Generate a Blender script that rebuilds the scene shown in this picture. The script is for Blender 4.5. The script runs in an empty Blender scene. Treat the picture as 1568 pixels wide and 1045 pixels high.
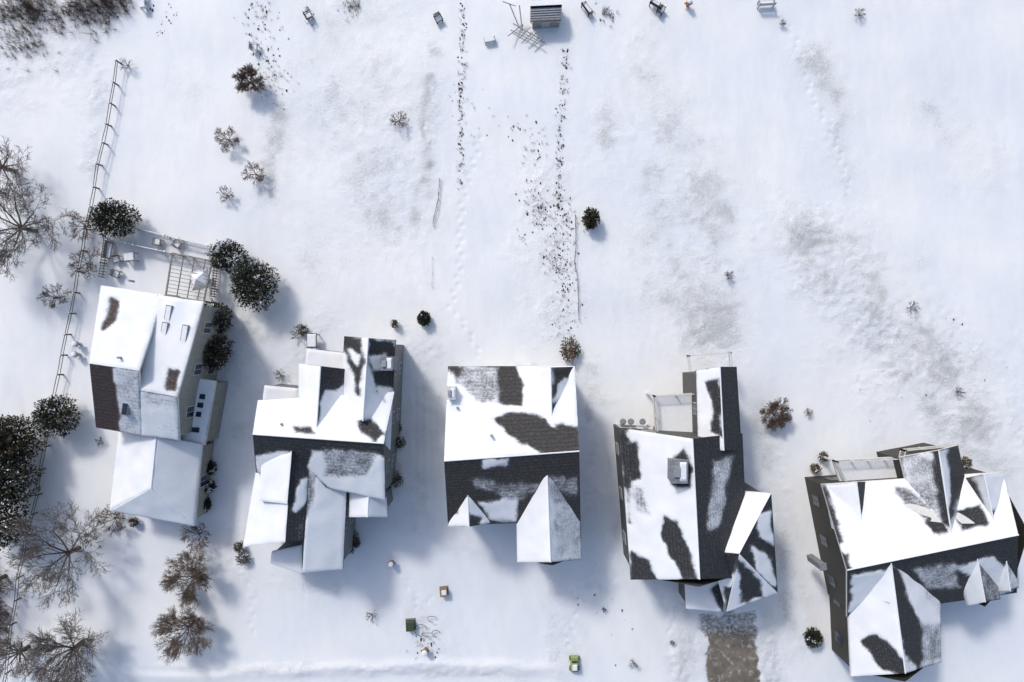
import bpy, math, random
import numpy as np
from mathutils import Vector, noise as mn
random.seed(7); np.random.seed(7)
H=62.0; F=17.0*H
# survey plan: plan coordinates (x,y) of a point seen at height z -> metres
def W(px,py,z=0.0):
    return Vector(((px-784)*(H-z)/F, -(py-522.5)*(H-z)/F, z))
def PX(v):
    k=F/(H-v[:,2]); return np.stack([784+v[:,0]*k, 522.5-v[:,1]*k],1)

# ---------------- scene, world, sun, camera
sc=bpy.context.scene
sc.view_settings.view_transform='Standard'; sc.view_settings.look='None'; sc.view_settings.exposure=0
w=bpy.data.worlds.new("World"); sc.world=w; w.use_nodes=True
nt=w.node_tree; nt.nodes.clear()
sky=nt.nodes.new('ShaderNodeTexSky'); sky.sky_type='NISHITA'; sky.sun_disc=False
SE=math.radians(42); sdir=Vector((-0.56,0.83,0)).normalized()
sky.sun_elevation=SE; sky.sun_rotation=math.atan2(sdir.x,sdir.y); sky.dust_density=2.6; sky.ozone_density=1.1
bg=nt.nodes.new('ShaderNodeBackground'); bg.inputs[1].default_value=0.15
out=nt.nodes.new('ShaderNodeOutputWorld')
nt.links.new(sky.outputs[0],bg.inputs[0]); nt.links.new(bg.outputs[0],out.inputs[0])
L=bpy.data.lights.new('sun','SUN'); L.energy=1.75; L.angle=math.radians(8); L.color=(1,0.96,0.90)
lo=bpy.data.objects.new('sun',L); sc.collection.objects.link(lo)
sv=Vector((sdir.x*math.cos(SE),sdir.y*math.cos(SE),math.sin(SE)))
lo.rotation_euler=(-sv).to_track_quat('-Z','Y').to_euler()
cd=bpy.data.cameras.new('camera'); co=bpy.data.objects.new('camera',cd); sc.collection.objects.link(co)
co.location=(0,0,H); cd.sensor_width=36; cd.lens=36*F/1568; cd.clip_end=9000; sc.camera=co

# ---------------- materials
class N:
    def __init__(s,name):
        s.m=bpy.data.materials.new(name); s.m.use_nodes=True; s.t=s.m.node_tree
        s.b=s.t.nodes['Principled BSDF']
    def n(s,t,**k):
        x=s.t.nodes.new(t)
        for a,b in k.items(): setattr(x,a,b)
        return x
    def l(s,a,b): s.t.links.new(a,b)
    def noise(s,scale,detail=4,rough=0.6,vec=None):
        x=s.n('ShaderNodeTexNoise'); x.inputs['Scale'].default_value=scale; x.inputs['Detail'].default_value=detail
        x.inputs['Roughness'].default_value=rough
        s.l(vec if vec else s.pos(),x.inputs['Vector']); return x.outputs['Fac']
    def pos(s):
        if not hasattr(s,'_p'): s._p=s.n('ShaderNodeNewGeometry').outputs['Position']
        return s._p
    def math(s,op,a,b=None,c=None,clamp=False):
        x=s.n('ShaderNodeMath',operation=op,use_clamp=clamp)
        for i,v in enumerate((a,b,c)):
            if v is None: continue
            if isinstance(v,(int,float)): x.inputs[i].default_value=v
            else: s.l(v,x.inputs[i])
        return x.outputs[0]
    def ramp(s,f,lo,hi,a=0.,b=1.):
        x=s.n('ShaderNodeMapRange',interpolation_type='SMOOTHSTEP'); s.l(f,x.inputs[0])
        for i,v in zip((1,2,3,4),(lo,hi,a,b)): x.inputs[i].default_value=v
        return x.outputs[0]
    def mix(s,f,a,b):
        x=s.n('ShaderNodeMix',data_type='RGBA')
        if isinstance(f,(int,float)): x.inputs[0].default_value=f
        else: s.l(f,x.inputs[0])
        for i,v in ((6,a),(7,b)):
            if isinstance(v,tuple): x.inputs[i].default_value=(*v,1)
            else: s.l(v,x.inputs[i])
        return x.outputs[2]
    def attr(s,n): x=s.n('ShaderNodeAttribute'); x.attribute_name=n; return x.outputs['Fac']
    def col(s,c): s.l(c,s.b.inputs['Base Color'])
    def bump(s,h,st=0.4,d=0.05):
        x=s.n('ShaderNodeBump'); x.inputs['Strength'].default_value=st; x.inputs['Distance'].default_value=d
        s.l(h,x.inputs['Height']); s.l(x.outputs[0],s.b.inputs['Normal'])

def simple(name,c,rough=0.8,var=0.3,scale=6,bump=0.0,metal=0):
    m=N(name); m.b.inputs['Roughness'].default_value=rough; m.b.inputs['Metallic'].default_value=metal
    f=m.noise(scale,2); d=tuple(x*(1-var) for x in c); e=tuple(min(1,x*(1+var)) for x in c)
    m.col(m.mix(m.ramp(f,.3,.7),d,e))
    if bump: m.bump(f,bump)
    return m.m
def siding(name,c):
    m=N(name); sx=m.n('ShaderNodeSeparateXYZ'); m.l(m.pos(),sx.inputs[0])
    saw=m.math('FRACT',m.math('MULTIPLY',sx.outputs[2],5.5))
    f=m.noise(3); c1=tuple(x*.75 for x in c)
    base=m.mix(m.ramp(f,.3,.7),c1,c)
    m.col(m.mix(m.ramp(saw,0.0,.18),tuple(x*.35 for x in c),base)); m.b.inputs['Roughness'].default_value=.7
    m.bump(saw,.4,.02); return m.m

SNOW=(0.86,0.885,0.915)
def snow_simple(name='snow_cap'):
    m=N(name); f=m.noise(5); m.col(m.mix(m.ramp(f,.3,.7),(0.80,0.83,0.87),SNOW)); m.b.inputs['Roughness'].default_value=.65
    m.bump(f,.3,.04); return m.m
M_snow=snow_simple()

def roofmat(name,sh):
    m=N(name); bare=m.attr('bare'); sx=m.n('ShaderNodeSeparateXYZ'); m.l(m.pos(),sx.inputs[0])
    n1=m.noise(1.1,5,.62); n2=m.noise(6,6,.75); n3=m.noise(22,3,.7)
    course=m.math('FRACT',m.math('MULTIPLY',sx.outputs[2],6.5))
    x=m.math('ADD',bare,m.math('MULTIPLY',m.math('SUBTRACT',n1,.5),.6))
    x=m.math('ADD',x,m.math('MULTIPLY',m.math('SUBTRACT',n2,.5),.9))
    x=m.math('ADD',x,m.math('MULTIPLY',m.math('SUBTRACT',course,.5),.08))
    k=m.ramp(x,.30,.74)
    thin=m.ramp(x,.10,.45)
    shc=m.mix(m.ramp(n3,.3,.7),tuple(v*.6 for v in sh),tuple(v*1.5 for v in sh))
    shc=m.mix(m.ramp(course,0,.2),tuple(v*.4 for v in sh),shc)
    dust=m.ramp(m.math('ADD',n2,m.math('MULTIPLY',course,.10)),.48,.85)
    full=m.ramp(bare,.75,.97)
    shc=m.mix(m.math('MULTIPLY',dust,m.math('SUBTRACT',.42,m.math('MULTIPLY',full,.28))),shc,(.5,.53,.58))
    sn=m.mix(m.ramp(m.noise(.7,4,.5),.3,.72),(0.80,0.835,0.88),(0.885,0.895,0.915))
    sn=m.mix(m.math('MULTIPLY',thin,.38),sn,(0.36,0.39,0.44))
    m.col(m.mix(k,sn,shc)); m.b.inputs['Roughness'].default_value=.75
    hh=m.math('ADD',m.math('MULTIPLY',k,-1.0),m.math('MULTIPLY',n2,.18)); m.bump(hh,.5,.05)
    return m.m
M_roof=roofmat('charcoal_shingles_with_snow',(0.019,0.020,0.023))
M_roofb=roofmat('brown_shingles_with_snow',(0.045,0.028,0.026))
M_roofw=roofmat('weathered_shingles_with_snow',(0.028,0.025,0.024))
M_trim=simple('white_painted_trim',(0.66,0.66,0.64),.5,.06)
M_dtrim=simple('dark_gutter',(0.05,0.05,0.055),.5,.2)
M_glass=N('window_glass'); M_glass.b.inputs['Base Color'].default_value=(0.02,0.035,0.06,1); M_glass.b.inputs['Roughness'].default_value=.12; M_glass=M_glass.m
M_beige=siding('beige_siding',(0.36,0.36,0.32)); M_grey=siding('grey_siding',(0.20,0.21,0.22))
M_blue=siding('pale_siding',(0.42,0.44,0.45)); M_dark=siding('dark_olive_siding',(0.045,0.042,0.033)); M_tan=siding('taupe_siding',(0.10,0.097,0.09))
M_conc=simple('concrete_block',(0.22,0.23,0.25),.9,.2,5,.2)
M_wood=simple('weathered_wood',(0.13,0.105,0.085),.9,.35,9,.3)
M_greyw=simple('grey_weathered_wood',(0.26,0.245,0.225),.9,.3,9,.3)
M_dw=simple('dark_wood',(0.05,0.04,0.035),.9,.35,9,.3)
M_bark=simple('bark',(0.085,0.068,0.058),.95,.4,8)
M_twig=simple('reddish_twigs',(0.15,0.11,0.085),.95,.35,4)
M_twg=simple('grey_twigs',(0.16,0.14,0.125),.95,.35,4)
M_dry=simple('dry_stalks',(0.17,0.14,0.10),.95,.5,6)
M_clod=simple('dark_clods',(0.09,0.085,0.075),.95,.5,6)
M_gr1=simple('evergreen_dark',(0.018,0.023,0.014),.9,.5,3); M_gr2=simple('evergreen_light',(0.055,0.058,0.033),.9,.4,3)
M_rust=simple('rusty_leaves',(0.16,0.10,0.055),.9,.4,3); M_brg=simple('olive_brown_leaves',(0.085,0.068,0.032),.9,.4,3)
M_green=simple('green_enamel',(0.05,0.07,0.03),.5,.2); M_lime=simple('lime_plastic',(0.27,0.36,0.12),.4,.15)
M_or=simple('orange_plastic',(0.40,0.15,0.06),.5,.2); M_cop=simple('tan_box',(0.28,0.17,0.09),.7,.2)
M_metal=simple('galvanised_metal',(0.35,0.37,0.40),.5,.15,6,0,.3)

# ---------------- mesh builder
class MB:
    def __init__(s): s.v=[];s.f=[];s.m=[];s.a=[]
    def add(s,vs,fs,mi=0,attr=None):
        o=len(s.v); s.v.extend([tuple(v) for v in vs]); s.f.extend([tuple(i+o for i in f) for f in fs]); s.m.extend([mi]*len(fs))
        s.a.extend(attr if attr is not None else [0.0]*len(vs))
    def box(s,c,sx,sy,sz,rot=0,mi=0,taper=1.0):
        ca,sa=math.cos(rot),math.sin(rot); vs=[]
        for z,k in ((0,1),(sz,taper)):
            for x,y in ((-1,-1),(1,-1),(1,1),(-1,1)):
                x*=sx/2*k;y*=sy/2*k; vs.append((c[0]+x*ca-y*sa,c[1]+x*sa+y*ca,c[2]+z))
        s.add(vs,[(3,2,1,0),(4,5,6,7),(0,1,5,4),(1,2,6,5),(2,3,7,6),(3,0,4,7)],mi)
    def tube(s,p,q,r1,r2,n=4,mi=0,cap=False):
        p=Vector(p);q=Vector(q);d=(q-p)
        if d.length<1e-5:return
        d.normalize(); u=d.orthogonal().normalized(); v=d.cross(u); vs=[]
        for c,r in((p,r1),(q,r2)):
            for i in range(n):
                a=2*math.pi*i/n; vs.append(c+u*math.cos(a)*r+v*math.sin(a)*r)
        fs=[(i,(i+1)%n,n+(i+1)%n,n+i) for i in range(n)]
        if cap: fs+= [tuple(range(n))[::-1],tuple(range(n,2*n))]
        s.add(vs,fs,mi)
    def blob(s,c,rx,ry,rz,mi=0,seed=0,nu=12,nv=7,j=.15):
        vs=[];fs=[]
        for i in range(nv+1):
            t=math.pi*i/nv
            for k in range(nu):
                a=2*math.pi*k/nu; d=Vector((math.sin(t)*math.cos(a),math.sin(t)*math.sin(a),math.cos(t)))
                q=1+j*2*mn.noise(d*1.7+Vector((seed*3.1,seed,0)))
                vs.append((c[0]+d.x*rx*q,c[1]+d.y*ry*q,c[2]+d.z*rz*q))
        for i in range(nv):
            for k in range(nu): fs.append((i*nu+k,(i+1)*nu+k,(i+1)*nu+(k+1)%nu,i*nu+(k+1)%nu))
        s.add(vs,fs,mi)
    def make(s,name,mats,parent=None,smooth=False,attr=False):
        me=bpy.data.meshes.new(name); me.from_pydata(s.v,[],s.f)
        for m in mats: me.materials.append(m)
        me.polygons.foreach_set('material_index',s.m)
        if smooth: me.polygons.foreach_set('use_smooth',[True]*len(s.f))
        if attr:
            a=me.attributes.new('bare','FLOAT','POINT'); a.data.foreach_set('value',np.array(s.a,dtype=np.float32))
        me.update(); ob=bpy.data.objects.new(name,me); sc.collection.objects.link(ob)
        if parent: ob.parent=parent
        return ob
def empty(name,loc=(0,0,0)):
    e=bpy.data.objects.new(name,None); sc.collection.objects.link(e); return e

# ---------------- noise helpers
def vnoise(x,y,s,seed):
    r=np.random.RandomState(seed); T=r.rand(256,256)
    x=x*s+1000.3;y=y*s+1000.7; xi=np.floor(x).astype(int);yi=np.floor(y).astype(int); fx=x-xi;fy=y-yi
    fx=fx*fx*(3-2*fx);fy=fy*fy*(3-2*fy); g=lambda a,b:T[a%256,b%256]
    return (g(xi,yi)*(1-fx)+g(xi+1,yi)*fx)*(1-fy)+(g(xi,yi+1)*(1-fx)+g(xi+1,yi+1)*fx)*fy-.5
def segd(P,a,b):
    a=np.array(a,float);b=np.array(b,float);d=b-a;L2=max((d**2).sum(),1e-9)
    t=np.clip(((P-a)@d)/L2,0,1); return np.sqrt(((P-a-t[:,None]*d)**2).sum(1))
def polyd(P,poly):
    n=len(poly);dm=np.full(len(P),1e9);ins=np.zeros(len(P),bool)
    for i in range(n):
        a,b=poly[i],poly[(i+1)%n]; dm=np.minimum(dm,segd(P,a,b))
        c=((a[1]>P[:,1])!=(b[1]>P[:,1])); 
        if a[1]!=b[1]: ins^= c&(P[:,0]<(b[0]-a[0])*(P[:,1]-a[1])/(b[1]-a[1])+a[0])
    return np.where(ins,-dm,dm)

# ---------------- ground
ax=np.concatenate([-np.geomspace(4000,56,16),np.arange(-54,54.01,.17),np.geomspace(56,4000,16)])
ay=np.concatenate([-np.geomspace(4000,40,16),np.arange(-38,38.01,.17),np.geomspace(40,4000,16)])
X,Y=np.meshgrid(ax,ay); xs=X.ravel();ys=Y.ravel()
P=np.stack([784+xs*17,522.5-ys*17],1)
z=vnoise(xs,ys,.06,1)*.40+vnoise(xs,ys,.25,2)*.12+vnoise(xs*1.5+ys*.5,ys*.45-xs*.2,.8,3)*.045+vnoise(xs*1.6+ys*.4,ys*.6,2.0,4)*.020
# long wind drifts, fading in and out
z+=vnoise(xs*.9+ys*.35,ys*.12-xs*.05,.9,41)*.10*np.clip(.5+1.6*vnoise(xs,ys,.08,42),0,1)
thin=np.zeros(len(xs));rough=np.zeros(len(xs));mud=np.zeros(len(xs))  # thin: sparse snow, plus one painted house shadow
def stroke(pts,r,amp,arr,soft=1.0):
    d=np.full(len(xs),1e9)
    for a,b in zip(pts[:-1],pts[1:]): d=np.minimum(d,segd(P,a,b))
    sd=int(pts[0][0])%97; wob=1+1.0*vnoise(xs,ys,.30,sd)+.7*vnoise(xs,ys,.9,int(pts[0][1])%89+3)+.5*vnoise(xs,ys,2.3,sd+5)
    br=np.clip(.85+1.1*vnoise(xs,ys,.45,sd+7)+.7*vnoise(xs,ys,1.4,sd+9),0,1.4)
    v=amp*br*np.exp(-(d/(r*np.maximum(wob,.15)))**2); np.maximum(arr,v,out=arr)
for pts,r,a in [
 ([(540,90),(560,200),(590,320)],95,.42),([(668,85),(645,180),(652,260),(638,330)],17,.60),([(428,165),(418,300)],22,.66),
 ([(300,135),(290,170)],28,.36),([(1000,45),(985,95)],30,.5),([(922,180),(925,215)],28,.58),([(1020,170),(1050,300)],58,.50),
 ([(1085,300),(1105,380),(1095,520)],34,.58),([(1040,380),(1070,520)],68,.50),([(1240,75),(1275,150),(1290,280)],28,.48),
 ([(1440,170),(1520,250)],46,.38),([(1240,375),(1330,440),(1420,520),(1490,640)],58,.54),([(1380,560),(1450,650)],40,.54),
 ([(385,470),(365,620)],46,.46),([(648,550),(645,790)],32,.46),([(905,560),(900,660)],26,.42),([(1160,590),(1175,720)],28,.42),  # last stroke paints house 4's shadow into the ground colour
 ([(985,380),(1000,270)],34,.42),([(490,390),(520,370)],40,.34),([(860,80),(850,480)],16,.2),([(730,740),(690,830)],24,.28),
 ([(1480,690),(1540,720)],26,.48),([(1200,820),(1210,960)],20,.42),([(600,620),(612,740)],20,.45),
 ([(60,60),(160,30)],40,.35),([(340,850),(380,900)],22,.3),([(960,880),(1020,900)],24,.35)]:
    stroke(pts,r,a,thin)
for pts,r,a in [([(590,70),(600,330)],60,.40),([(1250,380),(1320,480),(1420,560),(1500,660)],60,1.0),([(1060,280),(1090,520)],50,.6),([(430,160),(420,300)],20,.5),([(668,85),(645,330)],20,.6),
 ([(650,540),(660,800)],30,.7),([(905,560),(905,900)],22,.7),([(835,290),(850,500)],40,.6),([(380,480),(400,640)],34,.5),([(100,70),(40,80)],60,.7),
 ([(1180,700),(1210,1000)],30,.6),([(1050,930),(1045,1045)],20,1.3),([(1170,940),(1180,1045)],20,1.3),([(200,1020),(800,1030)],10,.8),([(850,860),(850,1000)],30,.5),([(150,110),(140,250)],14,.9),
 ([(360,700),(350,880),(520,900)],20,.5),([(610,620),(605,800)],18,.6),([(680,830),(900,880)],18,.35),([(930,640),(945,900)],14,.5),([(500,490),(440,560)],22,.5),([(330,480),(400,500)],24,.4),([(640,940),(690,1000)],24,.6)]:
    stroke(pts,r,a,rough)
dm=polyd(P,[(1066,936),(1160,930),(1164,1000),(1150,1200),(1082,1200),(1076,990)])+vnoise(xs,ys,.5,31)*18+vnoise(xs,ys,1.8,32)*11
mud=np.clip(.5-dm/14,0,1); slush=mud*np.clip((1000-P[:,1])/40,0,1)
mud=mud-slush*.42
z+=rough*(vnoise(xs,ys,2.0,11)*.10+vnoise(xs,ys,4.3,12)*.07)
z-=mud*.12
by=1022+8*np.sin(P[:,0]/150)+vnoise(xs,ys,.5,21)*8
bank=np.exp(-((P[:,1]-by-4)/8)**2)*.14*np.clip((900-P[:,0])/80,0,1)*np.clip((P[:,0]-170)/80,0,1); z+=bank
street=np.clip((P[:,1]-by-14)/8,0,1)*np.clip((900-P[:,0])/60,0,1)*np.clip((P[:,0]-170)/80,0,1); z-=street*.06
thin=np.maximum(thin,street*.16)
for off in (-14,-5,6,14):
    d=segd(P,(650+off,560),(655+off*1.3,800)); z-=.07*np.exp(-(d/2.6)**2)*(.6+vnoise(xs,ys,.7,61))
for tr in ([(360,860),(385,930),(380,980)],[(905,700),(880,860),(870,1000)],[(1010,900),(1040,1040)],[(735,545),(690,470),(730,200)],[(600,860),(640,930),(680,900)],[(1200,30),(1250,160),(1310,300)]):
    for a,b in zip(tr[:-1],tr[1:]):
        n=int(math.hypot(b[0]-a[0],b[1]-a[1])/11)
        for i in range(n):
            cx=a[0]+(b[0]-a[0])*i/n+(3 if i%2 else -3)+5*math.sin(i*.35); cy=a[1]+(b[1]-a[1])*i/n
            mk=(np.abs(P[:,0]-cx)<8)&(np.abs(P[:,1]-cy)<8); z[mk]-=.08*np.exp(-(((P[mk,0]-cx)/2.4)**2+((P[mk,1]-cy)/3)**2))
z=np.clip(z,-.5,.6)
far=np.clip((np.maximum(np.abs(xs)/54,np.abs(ys)/38)-1)*4,0,1); z*=1-far
Z2=z.reshape(X.shape)
def gz(v):
    i=np.searchsorted(ay,v[1]);j=np.searchsorted(ax,v[0]); return float(Z2[min(i,len(ay)-1),min(j,len(ax)-1)])
me=bpy.data.meshes.new('snowy_ground'); nx,ny=len(ax),len(ay)
idx=np.arange(nx*ny).reshape(ny,nx); q=np.stack([idx[:-1,:-1],idx[:-1,1:],idx[1:,1:],idx[1:,:-1]],-1).reshape(-1,4)
me.vertices.add(nx*ny); me.vertices.foreach_set('co',np.stack([xs,ys,z],1).astype(np.float32).ravel())
me.loops.add(q.size); me.loops.foreach_set('vertex_index',q.ravel().astype(np.int32))
me.polygons.add(len(q)); me.polygons.foreach_set('loop_start',np.arange(0,q.size,4,dtype=np.int32))
me.update(calc_edges=True); me.polygons.foreach_set('use_smooth',[True]*len(q))
for n,a in (('thin',thin),('mud',mud),('rough',rough)):
    at=me.attributes.new(n,'FLOAT','POINT'); at.data.foreach_set('value',a.astype(np.float32))
g=bpy.data.objects.new('snowy_ground',me); sc.collection.objects.link(g)
m=N('snow_over_lawn'); th=m.attr('thin'); mu=m.attr('mud')
n1=m.noise(.10,4,.6);n2=m.noise(.9,5,.65);n3=m.noise(10,4,.78);n4=m.noise(3.2,5,.7)
base=m.mix(m.ramp(n1,.35,.65),(0.82,0.855,0.90),(0.89,0.903,0.91))
base=m.mix(m.math('MULTIPLY',m.ramp(n2,.45,.75),.2),base,(0.75,0.785,0.83))
s1=m.math('ADD',th,m.math('MULTIPLY',m.math('SUBTRACT',n3,.5),1.1)); s1=m.math('ADD',s1,m.math('MULTIPLY',m.math('SUBTRACT',n4,.5),.7))
k=m.math('MULTIPLY',m.ramp(s1,.28,.80),m.ramp(th,.03,.35))
grass=m.mix(m.ramp(m.noise(.5,2),.4,.6),(0.38,0.415,0.385),(0.44,0.415,0.41))
c=m.mix(m.math('MULTIPLY',k,.60),base,grass)
c=m.mix(m.math('MULTIPLY',th,.32),c,(0.60,0.645,0.655))
mk=m.ramp(m.math('ADD',mu,m.math('MULTIPLY',m.math('SUBTRACT',n4,.5),.9)),.35,.75)
mudc=m.mix(m.ramp(n2,.3,.7),(0.13,0.11,0.08),(0.24,0.21,0.165))
mudc=m.mix(m.ramp(m.noise(1.7,5,.7),.52,.68),mudc,(0.42,0.42,0.42))
c=m.mix(mk,c,mudc); m.col(c); m.b.inputs['Roughness'].default_value=.6
hh=m.math('ADD',m.math('MULTIPLY',n4,1.0),m.math('MULTIPLY',n3,.7)); hh=m.math('MULTIPLY',hh,m.math('ADD',m.math('MULTIPLY',m.math('MAXIMUM',th,m.attr('rough')),1.4),.20))
m.bump(hh,.7,.11); me.materials.append(m.m)

# ---------------- house tools
class House:
    def __init__(s,wall,roof,trim,wt=None,name='snow_covered_house'):
        s.e=empty(name); s.wm=wall; s.rm=roof; s.tm=trim; s.wt=wt or M_trim; s.pats=[]; s.R=MB(); s.U=MB(); s.Wl=MB(); s.Wi=MB(); s.X=MB()
    def roof(s,pts,bare=0.0,tag='',thick=.2,snowh=.09,step=.13):
        pts=[W(*p) for p in pts]
        if len(pts)==3: pts=[pts[0],pts[1],pts[2],pts[2]]
        a,b,c,d=pts; nu=max(2,int(max((b-a).length,(c-d).length)/step)); nv=max(2,int(max((d-a).length,(c-b).length)/step))
        u,v=np.meshgrid(np.linspace(0,1,nu+1),np.linspace(0,1,nv+1)); u=u.ravel()[:,None];v=v.ravel()[:,None]
        A,B,C,D=[np.array(p) for p in pts]
        G=(A*(1-u)+B*u)*(1-v)+(D*(1-u)+C*u)*v
        pp=PX(G); val=np.full(len(G),float(bare))
        wob=vnoise(G[:,0],G[:,1],.6,5)*8+vnoise(G[:,0],G[:,1],2.2,6)*4.5
        for v0,tg,poly in s.pats:
            if tg and tg!=tag: continue
            sd=polyd(pp,poly)+wob; mk=np.clip(.55-sd/13,0,1); mk=mk*mk*(3-2*mk); val=val*(1-mk)+v0*mk
        e=np.minimum(np.minimum(u,1-u)[:,0]*nu,np.minimum(v,1-v)[:,0]*nv)*step
        val=val+np.clip(.16-e,0,.16)*1.8*(1+1.2*vnoise(G[:,0],G[:,1],.8,15))
        th=snowh*np.clip(1.1-val*1.3,0,1)*(1+vnoise(G[:,0],G[:,1],1.0,9))*np.clip(.35+e/.3,0,1)
        G2=G.copy(); G2[:,2]+=th+.01
        flip=((b-a).cross(d-a) if (d-a).length>1e-4 and (b-a).length>1e-4 else (b-a).cross(c-a)).z<0
        fs=[]
        for j in range(nv):
            for i in range(nu):
                k=j*(nu+1)+i; q=(k,k+1,k+nu+2,k+nu+1); fs.append(q[::-1] if flip else q)
        s.R.add(G2,fs,0,list(val))
        loop=[i for i in range(nu+1)]+[j*(nu+1)+nu for j in range(1,nv+1)]+[nv*(nu+1)+i for i in range(nu-1,-1,-1)]+[j*(nu+1) for j in range(nv-1,0,-1)]
        top=[G2[i] for i in loop]; mid=[G[i] for i in loop]; bot=[G[i]-np.array([0,0,thick]) for i in loop]; n=len(loop)
        s.U.add(top+mid,[(i,(i+1)%n,n+(i+1)%n,n+i) for i in range(n)],1)
        s.U.add(mid+bot,[(i,(i+1)%n,n+(i+1)%n,n+i) for i in range(n)],0)
        dn=Vector((0,0,thick)); s.U.add([a-dn,b-dn,c-dn,d-dn],[(0,1,2,3)],0)
    def walls(s,pts,inset=.35,base=-.4,win=True,closed=True,gap=.12):
        v=[W(*p) for p in pts]; cx=sum((p for p in v),Vector())/len(v); n=len(v)
        o=[]
        for p in v:
            d=Vector((p.x-cx.x,p.y-cx.y,0)); L_=d.length; d=d*(max(L_-inset*1.3,0)/max(L_,.01)); o.append(Vector((cx.x+d.x,cx.y+d.y,p.z-gap)))
        for i in range(n if closed else n-1):
            a,b=o[i],o[(i+1)%n]
            s.Wl.add([a,b,Vector((b.x,b.y,base)),Vector((a.x,a.y,base))],[(0,1,2,3)],0)
            if win: s.windows(a,b,cx)
        s.Wl.add([Vector((p.x,p.y,p.z-.03)) for p in o],[tuple(range(n))],0)
    def windows(s,a,b,cx):
        d=Vector((b.x-a.x,b.y-a.y,0)); Ln=d.length
        if Ln<2.4: return
        d/=Ln; top=min(a.z,b.z); k=max(1,int(Ln/3.2)); rot=math.atan2(d.y,d.x)
        for fl in (1.0,3.6):
            if fl+1.5>top: continue
            for i in range(k):
                t=(i+.5)/k*Ln; c=Vector((a.x,a.y,0))+d*t
                s.Wi.box((c.x,c.y,fl-.06),1.0,.08,1.3,rot,0)
                for q in (-.235,.235):
                    cc=c+d*q; s.Wi.box((cc.x,cc.y,fl),.42,.12,1.18,rot,1)
    def gable(s,l,r,ridge,ze,zr,bl=0,br=0,tag='',hip1=False,hip2=False,bh=0,walls=True,win=True,base=-.4):
        L0,L1=(*l[0],ze),(*l[1],ze); R0,R1=(*r[0],ze),(*r[1],ze); T0,T1=(*ridge[0],zr),(*ridge[1],zr)
        s.roof([L0,L1,T1,T0],bl,tag+'L'); s.roof([T0,T1,R1,R0],br,tag+'R')
        if hip1: s.roof([L0,R0,T0],bh,tag+'H')
        if hip2: s.roof([L1,R1,T1],bh,tag+'H')
        if walls:
            A,B,C,D=[W(*p) for p in (L0,L1,R1,R0)]
            cx=(A+B+C+D)/4
            def ins(p):
                d=Vector((p.x-cx.x,p.y-cx.y,0)); k=max(d.length-.5,0)/max(d.length,.01); return Vector((cx.x+d.x*k,cx.y+d.y*k,ze-.04))
            A,B,C,D=[ins(p) for p in (A,B,C,D)]
            for a,b in ((A,B),(B,C),(C,D),(D,A)):
                s.Wl.add([a,b,Vector((b.x,b.y,base)),Vector((a.x,a.y,base))],[(0,1,2,3)],0)
                if win: s.windows(a,b,cx)
            for hip,Tt,p,q in ((hip2,T1,B,C),(hip1,T0,A,D)):
                if hip: continue
                T=W(*Tt); t=max(.1,min(.9,((Vector((T.x,T.y,0))-Vector((p.x,p.y,0))).dot(Vector((q.x-p.x,q.y-p.y,0))))/max((q-p).length_squared,.01)))
                g_=p.lerp(q,t); s.Wl.add([p,q,Vector((g_.x,g_.y,zr-.22))],[(0,1,2)],0)
        a,b=W(*T0),W(*T1); s.U.tube(a+Vector((0,0,.05)),b+Vector((0,0,.05)),.06,.06,5,1 if bl<.5 else 0)
    def chimney(s,px,py,zt,sx=.8,sy=.8,h=2.2,rot=0,mi=0,cap=True):
        c=W(px,py,zt); s.X.box((c.x,c.y,zt-h),sx,sy,h,rot,mi); s.X.box((c.x,c.y,zt),sx*1.15,sy*1.15,.1,rot,mi)
        if cap: s.X.box((c.x-sx*.2,c.y,zt+.1),sx*.4,sy*.5,.2,rot,2); s.X.box((c.x+sx*.25,c.y,zt+.1),sx*.45,sy*.9,.09,rot,1,.8)
    def pipe(s,px,py,z): c=W(px,py,z); s.X.tube((c.x,c.y,z-.8),(c.x,c.y,z),.09,.09,8,2,True)
    def rail(s,pts,z,h=1.0,mi=3,posts=1.4):
        v=[W(*p,z) for p in pts]
        for a,b in zip(v[:-1],v[1:]):
            n=max(1,int((b-a).length/posts))
            for i in range(n+1):
                c=a.lerp(b,i/n); s.X.box((c.x,c.y,z),.1,.1,h+.05,0,mi)
            for hh in (h,.15): s.X.tube(a+Vector((0,0,hh)),b+Vector((0,0,hh)),.045,.045,4,mi)
            k=int((b-a).length/.16)
            for i in range(k): c=a.lerp(b,i/k); s.X.box((c.x,c.y,z+.15),.03,.03,h-.15,0,mi)
    def deck(s,pts,z):
        v=[W(*p,z) for p in pts]; n=len(v); cx=sum(v,Vector())/n
        s.X.add(v+[p-Vector((0,0,.25)) for p in v],[tuple(range(n)),tuple(range(n,2*n))[::-1]]+[(i,(i+1)%n,n+(i+1)%n,n+i) for i in range(n)],3)
        t=[p.lerp(cx,.04)+Vector((0,0,.07)) for p in v]; b=[p.lerp(cx,.02)+Vector((0,0,.004)) for p in v]
        s.X.add(t+b,[tuple(range(n))]+[(i,(i+1)%n,n+(i+1)%n,n+i) for i in range(n)],1)
        for p in v: s.X.box((p.x*.99+cx.x*.01,p.y*.99+cx.y*.01,-.3),.15,.15,z+.1,0,3)
    def done(s):
        s.R.make('roof',[s.rm],s.e,smooth=True,attr=True)
        s.U.make('eaves_and_fascia',[s.tm,M_snow],s.e); s.Wl.make('walls',[s.wm],s.e)
        if s.Wi.v: s.Wi.make('windows',[s.wt,M_glass],s.e)
        if s.X.v: s.X.make('chimney_and_fittings',[M_conc,M_snow,M_metal,M_trim,M_glass,M_dw],s.e)

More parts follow.
